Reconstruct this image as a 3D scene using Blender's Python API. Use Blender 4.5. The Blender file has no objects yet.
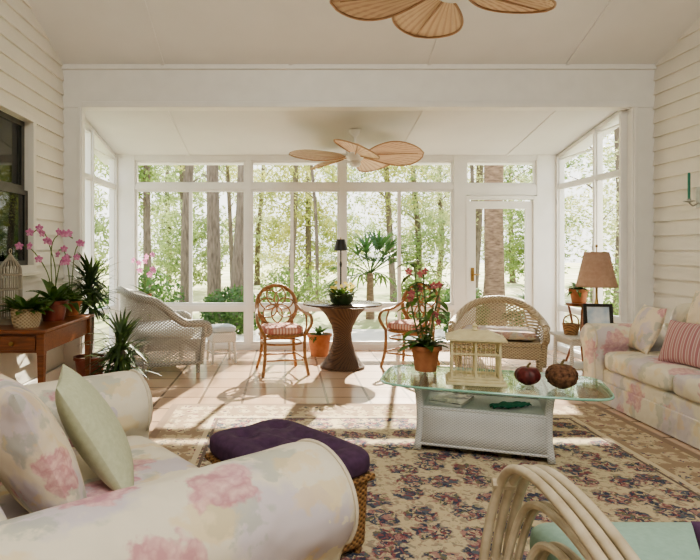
import bpy, math, random
from mathutils import Vector, Matrix, Euler
R = math.radians
PI = math.pi
random.seed(11)
SC = bpy.context.scene
COL = SC.collection
sin, cos = math.sin, math.cos

# ------------------------------------------------------------------ mesh helper
def cr(pts, k=6, closed=False):
    P = [Vector(p) for p in pts]
    n = len(P)
    out = []
    rng = n if closed else n-1
    for i in range(rng):
        if closed:
            a, b, c, d = P[i-1], P[i], P[(i+1) % n], P[(i+2) % n]
        else:
            a, b, c, d = P[max(i-1, 0)], P[i], P[i+1], P[min(i+2, n-1)]
        for j in range(k):
            t = j/k
            out.append(.5*((2*b)+(c-a)*t+(2*a-5*b+4*c-d)*t*t+(3*b-a-3*c+d)*t**3))
    if not closed:
        out.append(P[-1])
    return out

def sg(w, m):
    return math.copysign(abs(w)**m, w)

class MB:
    def __init__(s):
        s.v = []; s.f = []
    def add(s, vs, fs):
        o = len(s.v)
        s.v += [tuple(v) for v in vs]
        s.f += [tuple(i+o for i in f) for f in fs]
        return s
    def box(s, c, d, rot=None):
        x, y, z = d[0]/2, d[1]/2, d[2]/2
        vs = [Vector(p) for p in [(-x,-y,-z),(x,-y,-z),(x,y,-z),(-x,y,-z),(-x,-y,z),(x,-y,z),(x,y,z),(-x,y,z)]]
        if rot:
            m = Euler(rot).to_matrix(); vs = [m @ p for p in vs]
        c = Vector(c)
        return s.add([p+c for p in vs], [(0,3,2,1),(4,5,6,7),(0,1,5,4),(1,2,6,5),(2,3,7,6),(3,0,4,7)])
    def taper(s, c0, d0, c1, d1):
        vs = []
        for c, d in ((c0,d0),(c1,d1)):
            vs += [(c[0]-d[0]/2,c[1]-d[1]/2,c[2]),(c[0]+d[0]/2,c[1]-d[1]/2,c[2]),(c[0]+d[0]/2,c[1]+d[1]/2,c[2]),(c[0]-d[0]/2,c[1]+d[1]/2,c[2])]
        return s.add(vs, [(0,3,2,1),(4,5,6,7),(0,1,5,4),(1,2,6,5),(2,3,7,6),(3,0,4,7)])
    def tube(s, pts, r, n=8, closed=False):
        P = [Vector(p) for p in pts]; N = len(P)
        rs = r if isinstance(r, (list, tuple)) else [r]*N
        prev = None; vs = []; fs = []
        for i in range(N):
            if closed: t = P[(i+1) % N]-P[i-1]
            else: t = P[min(i+1,N-1)]-P[max(i-1,0)]
            if t.length < 1e-9: t = Vector((0,0,1))
            t.normalize()
            u = t.orthogonal() if prev is None else prev-t*prev.dot(t)
            if u.length < 1e-6: u = t.orthogonal()
            u.normalize(); prev = u; w = t.cross(u)
            for j in range(n):
                a = 2*PI*j/n
                vs.append(P[i]+(u*cos(a)+w*sin(a))*rs[i])
        for i in range(N if closed else N-1):
            i2 = (i+1) % N
            for j in range(n):
                j2 = (j+1) % n
                fs.append((i*n+j, i*n+j2, i2*n+j2, i2*n+j))
        if not closed:
            fs.append(tuple(range(n))[::-1]); fs.append(tuple((N-1)*n+j for j in range(n)))
        return s.add(vs, fs)
    def lathe(s, prof, n=24, c=(0,0,0), sx=1, sy=1, rib=0, nr=8):
        vs = []; fs = []
        for (r, z) in prof:
            for j in range(n):
                a = 2*PI*j/n; q = r*(1+rib*cos(nr*a))
                vs.append((c[0]+q*cos(a)*sx, c[1]+q*sin(a)*sy, c[2]+z))
        N = len(prof)
        for i in range(N-1):
            for j in range(n):
                j2 = (j+1) % n
                fs.append((i*n+j, i*n+j2, (i+1)*n+j2, (i+1)*n+j))
        fs.append(tuple(range(n))[::-1]); fs.append(tuple((N-1)*n+j for j in range(n)))
        return s.add(vs, fs)
    def sell(s, c, d, e1=.35, e2=.25, nu=32, nv=16):
        vs = []; fs = []
        for i in range(nv+1):
            v = -PI/2+PI*i/nv
            for j in range(nu):
                u = 2*PI*j/nu
                cv = sg(cos(v), e1) if abs(cos(v)) > 1e-9 else 0
                vs.append((c[0]+d[0]/2*cv*sg(cos(u),e2), c[1]+d[1]/2*cv*sg(sin(u),e2), c[2]+d[2]/2*sg(sin(v),e1)))
        for i in range(nv):
            for j in range(nu):
                j2 = (j+1) % nu
                fs.append((i*nu+j, i*nu+j2, (i+1)*nu+j2, (i+1)*nu+j))
        return s.add(vs, fs)
    def pillow(s, a, b, t, p=2, q=.5, n=14, c=(0,0,0), pinch=.06):
        for sd in (1,-1):
            vs = []; fs = []
            for i in range(n+1):
                for j in range(n+1):
                    u = sin(PI/2*(2*i/n-1)); v = sin(PI/2*(2*j/n-1))
                    z = t*max(0,(1-abs(u)**p)*(1-abs(v)**p))**q
                    x = a*u*(1-pinch*(1-v*v)*abs(u)); y = b*v*(1-pinch*(1-u*u)*abs(v))
                    vs.append((c[0]+x, c[1]+y, c[2]+sd*z))
            for i in range(n):
                for j in range(n):
                    q4 = (i*(n+1)+j, (i+1)*(n+1)+j, (i+1)*(n+1)+j+1, i*(n+1)+j+1)
                    fs.append(q4 if sd > 0 else q4[::-1])
            s.add(vs, fs)
        return s
    def loft(s, secs, closed_ends=True):
        n = len(secs[0]); vs = [p for q in secs for p in q]; fs = []
        for i in range(len(secs)-1):
            for j in range(n):
                j2 = (j+1) % n
                fs.append((i*n+j, i*n+j2, (i+1)*n+j2, (i+1)*n+j))
        if closed_ends:
            fs.append(tuple(range(n))[::-1]); fs.append(tuple((len(secs)-1)*n+j for j in range(n)))
        return s.add(vs, fs)
    def strip(s, rows):
        n = len(rows[0]); vs = [p for q in rows for p in q]; fs = []
        for i in range(len(rows)-1):
            for j in range(n-1):
                fs.append((i*n+j, i*n+j+1, (i+1)*n+j+1, (i+1)*n+j))
        return s.add(vs, fs)
    def leaf(s, b, az, el, L, w, droop=.6, seg=6, fold=.25):
        p = Vector(b); rows = []
        side = Vector((-sin(az), cos(az), 0))
        for i in range(seg+1):
            t = i/seg; e = el-droop*t
            if i: p = p+Vector((cos(az)*cos(e), sin(az)*cos(e), sin(e)))*(L/seg)
            ww = w*max(0, sin(PI*(.14+.86*t)))**.75
            rows.append([p-side*ww, p-Vector((0,0,fold*ww)), p+side*ww])
        return s.strip(rows)
    def build(s, name, mat, parent=None, smooth=True, bevel=0, sub=0, solid=0, ang=42):
        me = bpy.data.meshes.new(name)
        me.from_pydata([tuple(v) for v in s.v], [], s.f)
        me.materials.append(mat); me.update()
        if smooth:
            me.polygons.foreach_set('use_smooth', [True]*len(me.polygons))
            if ang: me.set_sharp_from_angle(angle=R(ang))
        o = bpy.data.objects.new(name, me); COL.objects.link(o)
        if parent: o.parent = parent
        if solid:
            m = o.modifiers.new('Solid','SOLIDIFY'); m.thickness = solid; m.offset = 0
        if bevel:
            m = o.modifiers.new('Bevel','BEVEL'); m.width = bevel; m.segments = 2; m.limit_method = 'ANGLE'; m.angle_limit = R(40)
        if sub:
            m = o.modifiers.new('Sub','SUBSURF'); m.levels = sub; m.render_levels = sub
        return o

def tag(o, label, cat, group=None, kind=None):
    o['label'] = label; o['category'] = cat
    if group: o['group'] = group
    if kind: o['kind'] = kind
    return o
def thing(name, label, cat, loc=(0,0,0), rz=0, group=None):
    o = bpy.data.objects.new(name, None); COL.objects.link(o)
    o.empty_display_size = .1
    o.location = loc; o.rotation_euler = (0,0,rz)
    return tag(o, label, cat, group)
def struct(o):
    o['kind'] = 'structure'; return o
def dup(root, loc, rz, label=None, group=None):
    def cp(o, par):
        c = o.copy(); COL.objects.link(c); c.parent = par
        for ch in list(o.children): cp(ch, c)
        return c
    r = cp(root, None); r.location = loc; r.rotation_euler = (0,0,rz)
    if label: r['label'] = label
    if group: r['group'] = group
    return r

# ------------------------------------------------------------------ materials
class NT:
    def __init__(s, name):
        s.m = bpy.data.materials.new(name); s.m.use_nodes = True
        s.t = s.m.node_tree; s.n = s.t.nodes; s.l = s.t.links
        s.n.clear()
        s.out = s.n.new('ShaderNodeOutputMaterial')
        s.tc = s.n.new('ShaderNodeTexCoord')
    def node(s, typ, ins=None, **kw):
        n = s.n.new(typ)
        for k, v in kw.items(): setattr(n, k, v)
        for k, v in (ins or {}).items():
            if isinstance(v, bpy.types.NodeSocket): s.l.new(v, n.inputs[k])
            else: n.inputs[k].default_value = v
        return n
    def math(s, op, a, b=0.0, c=None, clamp=False):
        n = s.node('ShaderNodeMath', {0:a, 1:b}, operation=op); n.use_clamp = clamp
        if c is not None: n.inputs[2].default_value = c
        return n.outputs[0]
    def ramp(s, fac, stops, interp='LINEAR'):
        n = s.node('ShaderNodeValToRGB', {0:fac}); e = n.color_ramp
        e.interpolation = interp
        while len(e.elements) < len(stops): e.elements.new(.5)
        for el, (p, c) in zip(e.elements, stops):
            el.position = p
            el.color = (c,c,c,1) if isinstance(c,(int,float)) else (*c,1)
        return n.outputs[0]
    def mix(s, fac, a, b):
        n = s.n.new('ShaderNodeMix'); n.data_type = 'RGBA'
        for i, v in ((0,fac),(6,a),(7,b)):
            if isinstance(v, bpy.types.NodeSocket): s.l.new(v, n.inputs[i])
            else: n.inputs[i].default_value = (*v,1) if isinstance(v, tuple) and len(v) == 3 else v
        return n.outputs[2]
    def noise(s, scale, vec=None, detail=3):
        n = s.node('ShaderNodeTexNoise', {'Scale':scale,'Detail':detail,'Vector':vec or s.tc.outputs['Object']})
        return n
    def bump(s, h, strength=.3, dist=.01, normal=None):
        ins = {'Height':h,'Strength':strength,'Distance':dist}
        if normal: ins['Normal'] = normal
        return s.node('ShaderNodeBump', ins).outputs[0]
    def prin(s, col, rough=.5, metal=0, normal=None, spec=.5, extra=None):
        p = s.node('ShaderNodeBsdfPrincipled')
        for k, v in (('Base Color',col),('Roughness',rough),('Metallic',metal),('Specular IOR Level',spec)):
            if isinstance(v, bpy.types.NodeSocket): s.l.new(v, p.inputs[k])
            else: p.inputs[k].default_value = (*v,1) if isinstance(v, tuple) else v
        if normal: s.l.new(normal, p.inputs['Normal'])
        for k, v in (extra or {}).items():
            if isinstance(v, bpy.types.NodeSocket): s.l.new(v, p.inputs[k])
            else: p.inputs[k].default_value = v
        s.l.new(p.outputs[0], s.out.inputs[0])
        return s.m

def pmat(name, c1, c2=None, scale=20, rough=.5, metal=0, bump=0, spec=.5, stretch=None, extra=None):
    t = NT(name)
    vec = t.tc.outputs['Object']
    if stretch:
        vec = t.node('ShaderNodeMapping', {'Vector':vec,'Scale':stretch}).outputs[0]
    n = t.noise(scale, vec)
    c2 = c2 or tuple(min(1,x*.88) for x in c1)
    col = t.ramp(n.outputs[0], [(.3,c2),(.7,c1)])
    return t.prin(col, rough, metal, t.bump(n.outputs[0], bump) if bump else None, spec, extra)

def wicker(name, c, dark, k=190, rough=.6, hole=None):
    t = NT(name)
    s = t.node('ShaderNodeSeparateXYZ', {0:t.tc.outputs['Object']})
    a = t.math('SINE', t.math('MULTIPLY', s.outputs[2], k))
    b = t.math('SINE', t.math('MULTIPLY', t.math('ADD', s.outputs[0], s.outputs[1]), k*.7))
    p = t.math('MULTIPLY_ADD', t.math('MULTIPLY', a, b), .5, .5)
    n = t.noise(9)
    col = t.mix(t.math('MULTIPLY', n.outputs[0], .35), t.ramp(p, [(.1,dark),(.6,c)]), dark)
    ex = {}
    if hole: ex['Alpha'] = t.math('GREATER_THAN', p, hole)
    return t.prin(col, rough, 0, t.bump(p, .7, .008), .5, ex)

def leafmat(name, c1, c2, trans=.45, scale=3):
    t = NT(name)
    n = t.noise(scale)
    col = t.ramp(n.outputs[0], [(.35,c1),(.65,c2)])
    d = t.node('ShaderNodeBsdfPrincipled', {'Base Color':col,'Roughness':.5})
    tr = t.node('ShaderNodeBsdfTranslucent', {'Color':col})
    mx = t.node('ShaderNodeMixShader', {0:trans,1:d.outputs[0],2:tr.outputs[0]})
    t.l.new(mx.outputs[0], t.out.inputs[0])
    return t.m

def glassmat(name, tint=(1,1,1), k=.5):
    t = NT(name)
    fr = t.node('ShaderNodeFresnel', {'IOR':1.45})
    n = t.noise(2)
    f = t.math('MULTIPLY', fr.outputs[0], k)
    tr = t.node('ShaderNodeBsdfTransparent', {'Color':(*tint,1)})
    gl = t.node('ShaderNodeBsdfGlossy', {'Roughness':.02})
    t.l.new(t.ramp(n.outputs[0], [(.0,.95),(1,1.0)]), gl.inputs['Color'])
    mx = t.node('ShaderNodeMixShader', {0:f,1:tr.outputs[0],2:gl.outputs[0]})
    t.l.new(mx.outputs[0], t.out.inputs[0])
    return t.m

def floral(name, base=(.77,.71,.58), s1=2.9, pick=.18, pink=(.55,.21,.27), pale=(.80,.52,.50), off=(0,0,0), fk=.74, wash=.56):
    t = NT(name)
    v = t.node('ShaderNodeMapping', {'Vector':t.tc.outputs['Object'],'Location':off}).outputs[0]
    n1 = t.noise(16, v, 4)
    dv = t.node('ShaderNodeVectorMath', {0:n1.outputs['Color'],1:(.5,.5,.5)}, operation='SUBTRACT').outputs[0]
    dv = t.node('ShaderNodeVectorMath', {0:dv,'Scale':.15}, operation='SCALE').outputs[0]
    vv = t.node('ShaderNodeVectorMath', {0:v,1:dv}, operation='ADD').outputs[0]
    def blot(scale, loc, r0, r1, thr, sc=(1,1,1), rot=(0,0,0)):
        m = t.node('ShaderNodeMapping', {'Vector':vv,'Location':loc,'Scale':sc,'Rotation':rot}).outputs[0]
        vo = t.node('ShaderNodeTexVoronoi', {'Vector':m,'Scale':scale})
        sep = t.node('ShaderNodeSeparateColor', {0:vo.outputs['Color']})
        pk = t.math('GREATER_THAN', sep.outputs[0], thr)
        return t.math('MULTIPLY', t.ramp(vo.outputs['Distance'], [(r0,1.0),(r1,0.0)]), pk)
    fl = blot(s1, (0,0,0), .38, .425, pick)
    lf = blot(s1*1.45, (3.1,1.7,.4), .33, .41, .12, (1,2.2,.7), (.4,.3,.6))
    mv = blot(s1*.95, (7.3,2.2,5.4), .36, .54, .10, (1,1.8,.8), (.2,.5,-.5))
    bd = blot(s1*1.7, (1.3,5.2,2.4), .30, .40, .35, (.8,2,1), (.6,.1,.2))
    fine = t.node('ShaderNodeTexVoronoi', {'Vector':vv,'Scale':s1*8})
    tone = t.ramp(fine.outputs['Distance'], [(.12,pale),(.75,pink)])
    col = t.mix(t.math('MULTIPLY', mv, wash), base, (.53,.47,.61))
    col = t.mix(t.math('MULTIPLY', lf, wash), col, (.42,.45,.38))
    col = t.mix(t.math('MULTIPLY', bd, wash*.85), col, (.77,.60,.32))
    col = t.mix(t.math('MULTIPLY', fl, fk), col, tone)
    wv = t.noise(260, None, 1)
    fold = t.noise(5.5, None, 2)
    nb = t.bump(fold.outputs[0], .6, .06)
    return t.prin(col, .85, 0, t.bump(wv.outputs[0], .12, .002, nb), .2)

M = {}
M['white'] = pmat('white_paint', (.82,.81,.77), (.78,.77,.73), 6, .45)
M['ceil'] = pmat('ceiling_paint', (.79,.79,.77), (.76,.76,.74), 3, .7)
M['siding'] = pmat('siding_paint', (.79,.76,.68), (.75,.72,.64), 4, .55)
M['alu'] = pmat('white_window_frame', (.82,.81,.78), (.77,.76,.73), 5, .4)
M['tglass'] = glassmat('table_glass', (.86,.96,.91), .75)
M['gedge'] = pmat('glass_edge_green', (.36,.66,.52), (.25,.55,.44), 8, .1)
M['dpane'] = glassmat('dark_tinted_glass', (.34,.38,.31), 1.0)
M['dsash'] = pmat('dark_sash', (.10,.095,.08), (.07,.065,.055), 9, .5)
M['wick_w'] = wicker('white_wicker', (.84,.82,.76), (.52,.49,.43), 330)
M['wick_c'] = wicker('cool_white_wicker', (.81,.82,.80), (.51,.52,.52), 380)
M['wick_g'] = wicker('greyish_open_wicker', (.50,.48,.43), (.18,.17,.14), 200, hole=.26)
M['wick_g2'] = wicker('greyish_close_wicker', (.53,.51,.46), (.21,.20,.17), 220)
M['wick_t'] = wicker('grey_tan_open_wicker', (.58,.48,.33), (.24,.185,.11), 180, hole=.30)
M['wick_t2'] = wicker('grey_tan_close_wicker', (.58,.48,.33), (.26,.20,.12), 220)
M['wick_b'] = wicker('dark_brown_wicker', (.14,.075,.038), (.035,.018,.009), 250)
M['wick_h'] = wicker('honey_wicker', (.42,.24,.10), (.11,.05,.02), 260)
M['wick_p'] = wicker('pale_basket', (.64,.53,.36), (.30,.23,.13), 240)
M['rattan'] = pmat('rattan_cane', (.40,.21,.09), (.22,.105,.04), 30, .4)
M['rattan_l'] = pmat('pale_rattan_cane', (.70,.61,.46), (.50,.41,.28), 14, .4, stretch=(1,1,1))
M['wood'] = pmat('cherry_wood', (.26,.09,.035), (.14,.048,.018), 7, .3, stretch=(1,9,9))
M['dwood'] = pmat('dark_table_top', (.08,.05,.035), (.04,.025,.018), 9, .12)
M['terra'] = pmat('terracotta', (.52,.22,.11), (.40,.15,.07), 14, .75, bump=.1)
M['redpot'] = pmat('oxblood_glaze', (.26,.065,.04), (.15,.04,.025), 8, .3)
M['soil'] = pmat('soil', (.06,.04,.025), (.03,.02,.012), 60, .95, bump=.5)
M['leaf'] = leafmat('house_leaf', (.04,.11,.02), (.13,.23,.05), .25, 12)
M['spike'] = leafmat('spiky_leaf', (.03,.07,.025), (.10,.16,.05), .25, 10)
M['stem'] = pmat('green_stem', (.16,.22,.07), (.10,.14,.04), 20, .6)
M['pinkfl'] = leafmat('pink_petal', (.58,.14,.36), (.78,.40,.58), .35, 20)
M['redfl'] = leafmat('coral_petal', (.42,.09,.11), (.62,.24,.24), .35, 20)
M['yellow'] = leafmat('yellow_petal', (.80,.62,.10), (.85,.75,.25), .3, 20)
M['floral'] = floral('floral_chintz')
M['floral2'] = floral('floral_chintz_far', s1=3.0, pick=.34, off=(4,2,7), fk=.60, wash=.48)
M['floralp'] = floral('floral_pillow', base=(.78,.68,.53), s1=4.2, pick=.12, off=(1.3,.4,.2))
M['mutedp'] = floral('muted_floral_pillow', base=(.60,.52,.40), s1=7, pick=.2, pink=(.40,.22,.17), pale=(.55,.40,.32), off=(2.3,1.4,.2))
M['piping'] = pmat('cream_piping', (.70,.63,.50), (.62,.55,.43), 30, .85)
M['sage'] = pmat('sage_linen', (.59,.62,.45), (.52,.55,.38), 60, .9, bump=.1)
M['purple'] = pmat('plum_cushion', (.092,.043,.098), (.058,.027,.064), 30, .85, bump=.1)
M['seafoam'] = pmat('seafoam_fabric', (.41,.58,.49), (.35,.52,.43), 60, .9, bump=.1)
M['bluec'] = pmat('pale_blue_fabric', (.42,.50,.56), (.60,.63,.63), 16, .9)
M['black'] = pmat('black_metal', (.02,.018,.016), (.012,.011,.01), 10, .4)
M['palewire'] = pmat('weathered_wire', (.40,.36,.28), (.28,.24,.18), 10, .5)
M['tanshade'] = pmat('tan_lampshade', (.50,.33,.24), (.43,.27,.19), 30, .8)
M['brass'] = pmat('aged_brass', (.45,.30,.12), (.3,.2,.08), 20, .35, 1.0)
M['cream'] = pmat('cream_painted_wood', (.77,.69,.44), (.67,.58,.34), 25, .6)
M['gourd'] = pmat('dark_red_gourd', (.18,.03,.03), (.06,.014,.014), 30, .5, bump=.6)
M['cone'] = pmat('mottled_brown_ball', (.30,.15,.08), (.05,.022,.014), 42, .8, bump=1.0)
M['gstem'] = pmat('gourd_stem', (.20,.15,.06), (.12,.08,.03), 30, .7)
M['greenc'] = pmat('green_candle_wax', (.03,.22,.15), (.02,.17,.11), 10, .4)
M['teal'] = pmat('green_cloth', (.05,.25,.17), (.03,.15,.10), 30, .8)
M['pewter'] = pmat('grey_metal', (.45,.45,.42), (.35,.35,.33), 15, .35, .8)
M['blader'] = pmat('blade_edge', (.50,.31,.19), (.42,.25,.14), 30, .5)
M['picture'] = pmat('photo_print', (.35,.48,.62), (.75,.78,.80), 9, .3)
t = NT('magazine_cover')
nn = t.noise(11)
M['mag'] = t.prin(t.ramp(nn.outputs[0], [(.50,(.03,.03,.035)),(.58,(.65,.62,.56))]), .3)
M['trunk'] = pmat('tree_bark', (.22,.18,.145), (.10,.08,.062), 9, .9, bump=.6, stretch=(3,3,.6))
M['ptrunk'] = pmat('palm_bark', (.30,.21,.145), (.12,.08,.055), 16, .9, bump=.8, stretch=(.6,.6,2))
M['tleaf'] = [leafmat('leaf_yellow_green', (.26,.31,.08), (.50,.50,.18), .5, .9),
              leafmat('leaf_mid_green', (.13,.22,.06), (.29,.365,.12), .5, .9),
              leafmat('leaf_pale', (.36,.42,.18), (.59,.59,.31), .5, .9),
              leafmat('leaf_deep', (.04,.10,.026), (.13,.215,.06), .4, .9),
              leafmat('leaf_far_haze_pale', (.40,.46,.22), (.64,.64,.39), .5, .7),  # distant haze painted into the leaf colour
              leafmat('leaf_far_haze_green', (.24,.325,.13), (.43,.49,.24), .5, .7)]  # far green, paled in the colour to suggest haze
# pleated palm blade: radial ribs from the blade root
t = NT('palm_leaf_weave')
s = t.node('ShaderNodeSeparateXYZ', {0:t.tc.outputs['Object']})
an = t.math('ARCTAN2', s.outputs[1], t.math('ADD', s.outputs[0], .12))
p = t.math('MULTIPLY_ADD', t.math('SINE', t.math('MULTIPLY', an, 75)), .5, .5)
M['blade'] = t.prin(t.ramp(p, [(.0,(.72,.51,.35)),(.55,(.90,.71,.52))]), .65, 0, t.bump(p, .3, .006))

# striped fabric
t = NT('red_stripe_fabric')
w = t.node('ShaderNodeTexWave', {'Vector':t.tc.outputs['Object'],'Scale':7.5,'Distortion':.2}, bands_direction='Y')
M['stripe'] = t.prin(t.ramp(w.outputs[0], [(.30,(.42,.20,.21)),(.5,(.64,.52,.46)),(.62,(.67,.57,.50)),(.8,(.47,.27,.26))]), .9)
t = NT('plaid_cushion')
w = t.node('ShaderNodeTexWave', {'Vector':t.tc.outputs['Object'],'Scale':9.0}, bands_direction='X')
w2 = t.node('ShaderNodeTexWave', {'Vector':t.tc.outputs['Object'],'Scale':9.0}, bands_direction='Y')
pm = t.math('MULTIPLY', w.outputs[0], w2.outputs[0])
M['plaid'] = t.prin(t.ramp(pm, [(.1,(.46,.18,.15)),(.6,(.68,.50,.41))]), .9)

# tile floor
t = NT('peach_floor_tile')
b = t.node('ShaderNodeTexBrick', {'Vector':t.tc.outputs['Object'],'Color1':(.52,.36,.25,1),'Color2':(.59,.42,.30,1),'Mortar':(.19,.135,.095,1),
     'Scale':1.0,'Mortar Size':.012,'Brick Width':.38,'Row Height':.38}, offset=0.0, squash=1.0)
nz = t.noise(5)
col = t.mix(t.math('MULTIPLY', nz.outputs[0], .20), b.outputs[0], (.61,.45,.33))
M['tile'] = t.prin(col, .18, 0, t.bump(t.math('SUBTRACT', 1.0, b.outputs[1]), .3, .004), .5)

# rug
HX, HY = 1.84, 2.15
t = NT('oriental_rug_weave')
sp = t.node('ShaderNodeSeparateXYZ', {0:t.tc.outputs['Object']})
nd = t.noise(25, None, 4)
dv = t.node('ShaderNodeVectorMath', {0:nd.outputs['Color'],1:(.5,.5,.5)}, operation='SUBTRACT').outputs[0]
dv = t.node('ShaderNodeVectorMath', {0:dv,'Scale':.11}, operation='SCALE').outputs[0]
vv = t.node('ShaderNodeVectorMath', {0:t.tc.outputs['Object'],1:dv}, operation='ADD').outputs[0]
va = t.node('ShaderNodeTexVoronoi', {'Vector':vv,'Scale':4.8,'Randomness':.45}, voronoi_dimensions='2D')
vb = t.node('ShaderNodeTexVoronoi', {'Vector':vv,'Scale':62.0}, voronoi_dimensions='2D')
vc = t.node('ShaderNodeTexVoronoi', {'Vector':vv,'Scale':13.0}, voronoi_dimensions='2D', feature='DISTANCE_TO_EDGE')
ve = t.node('ShaderNodeTexVoronoi', {'Vector':vv,'Scale':19.0}, voronoi_dimensions='2D')
vf = t.node('ShaderNodeTexVoronoi', {'Vector':vv,'Scale':8.0,'Randomness':.5}, voronoi_dimensions='2D')
sc = t.node('ShaderNodeSeparateColor', {0:vb.outputs['Color']})
flow = t.ramp(sc.outputs[0], [(0,(.07,.08,.12)),(.24,(.26,.105,.115)),(.40,(.135,.15,.18)),(.55,(.42,.25,.22)),(.70,(.19,.19,.125)),(.81,(.56,.46,.31))], 'CONSTANT')
cream = t.mix(nd.outputs[0], (.67,.58,.40), (.58,.48,.31))
field = t.mix(t.ramp(vc.outputs[0], [(.012,.5),(.036,0.0)]), cream, (.31,.26,.16))
small = t.math('MULTIPLY', t.ramp(ve.outputs['Distance'], [(.24,1.0),(.32,0.0)]), .64)
field = t.mix(small, field, t.mix(sc.outputs[1], (.37,.20,.18), (.20,.215,.18)))
bouq = t.ramp(va.outputs['Distance'], [(.395,1.0),(.465,0.0)])
col = t.mix(bouq, field, flow)
mx = t.math('SUBTRACT', HX, t.math('ABSOLUTE', sp.outputs[0]))
my = t.math('SUBTRACT', HY, t.math('ABSOLUTE', sp.outputs[1]))
ed = t.math('MINIMUM', mx, my)
bord = t.math('LESS_THAN', ed, .40)
bcol = t.mix(t.ramp(vf.outputs['Distance'], [(.38,1.0),(.45,0.0)]), (.36,.27,.19), t.mix(t.ramp(ve.outputs['Distance'], [(.2,1.0),(.3,0.0)]), (.56,.46,.31), flow))
col = t.mix(bord, col, bcol)
ln = t.math('COMPARE', ed, .40, .018)
lnb = t.math('COMPARE', ed, .445, .010)
ln2 = t.math('COMPARE', ed, .03, .03)
col = t.mix(ln, col, (.63,.54,.38)); col = t.mix(lnb, col, (.18,.14,.12)); col = t.mix(ln2, col, (.30,.22,.16))
fz = t.noise(220, None, 1)
M['rug'] = t.prin(col, .95, 0, t.bump(fz.outputs[0], .25, .004), .1)

# ground outside
t = NT('lawn_ground')
n = t.noise(.35, None, 5)
M['lawn'] = t.prin(t.ramp(n.outputs[0], [(.35,(.24,.30,.10)),(.5,(.43,.43,.21)),(.62,(.62,.57,.40))]), .9)
M['patio'] = pmat('pale_concrete', (.60,.57,.50), (.50,.47,.40), 3, .8)

# ------------------------------------------------------------------ room shell
XL, XR = -2.38, 3.955       # living area side walls
SL, SR = -2.26, 3.65        # sunroom side walls
YB, YF = 6.2, 7.83          # beam, far wall
m = MB(); m.box(((XL+XR)/2, 3.2, -.06), (XR-XL+.3, 9.5, .12))
struct(m.build('floor', M['tile'], smooth=False))

def siding(x, sgn, name, hole=None):
    m = MB(); h = .15
    for i in range(38):
        z = i*h
        a = x+sgn*.024; b = x+sgn*.002
        spans = [(-1.5, YB+.02)]
        if hole and hole[2] <= z+.01 and z+h <= hole[3]+.01:
            spans = [(-1.5, hole[0]), (hole[1], YB+.02)]
        for (p, q) in spans:
            m.add([(a,p,z),(a,q,z),(b,q,z+h),(b,p,z+h)], [(0,1,2,3)])
            m.add([(x,p,z),(x,q,z),(a,q,z),(a,p,z)], [(0,1,2,3)])
    xx = x-sgn*.051
    if hole:
        y0, y1, z0, z1 = hole
        m.box((xx, (y0-1.5)/2, 2.85), (.1, y0+1.5, 5.7)); m.box((xx, (y1+YB)/2, 2.85), (.1, YB-y1, 5.7))
        m.box((xx, (y0+y1)/2, z0/2), (.1, y1-y0, z0)); m.box((xx, (y0+y1)/2, (z1+5.7)/2), (.1, y1-y0, 5.7-z1))
    else:
        m.box((xx, (YB-1.5)/2, 2.85), (.1, YB+1.5, 5.7))
    return struct(m.build(name, M['siding'], smooth=False))
HOLE = (4.33, 5.40, 1.20, 2.55)
siding(XL, 1, 'wall_left', HOLE); siding(XR, -1, 'wall_right')
xc = (XL+XR)/2
m = MB(); m.box((xc, -1.55, 2.8), (XR-XL+.2, .1, 5.6)); struct(m.build('wall_back', M['siding'], smooth=False))

# sloped ceiling of the living area (descends to the beam) with battens
def zc(y): return 3.31+.37*(YB-y)
m = MB()
def slab(m, x0, x1, y0, y1, zf, th):
    m.add([(x0,y0,zf(y0)),(x1,y0,zf(y0)),(x1,y1,zf(y1)),(x0,y1,zf(y1)),(x0,y0,zf(y0)+th),(x1,y0,zf(y0)+th),(x1,y1,zf(y1)+th),(x0,y1,zf(y1)+th)],
          [(0,3,2,1),(4,5,6,7),(0,1,5,4),(1,2,6,5),(2,3,7,6),(3,0,4,7)])
slab(m, XL-.1, XR+.1, 1.2, YB+.15, zc, .12)
m.box((xc, -.15, zc(1.2)+.06), (XR-XL+.2, 2.9, .12))
struct(m.build('ceiling', M['ceil'], smooth=False))
for i, x in enumerate((-1.3, .06, 1.53, 3.0)):
    m = MB(); slab(m, x-.018, x+.018, 1.2, YB-.03, lambda y: zc(y)-.014, .013)
    struct(m.build('trim_%d' % (10+i), M['ceil'], smooth=False))
def zs(y): return 2.925-.18*(y-YB)
m = MB(); slab(m, SL-.3, SR+.3, YB+.1, 8.25, zs, .12)
struct(m.build('ceiling_sunroom', M['ceil'], smooth=False))
for i, x in enumerate((-1.3, .06, 1.53, 3.0)):
    m = MB(); slab(m, x-.015, x+.015, YB+.15, YF, lambda y: zs(y)-.012, .011)
    struct(m.build('trim_%d' % (20+i), M['ceil'], smooth=False))
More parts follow.
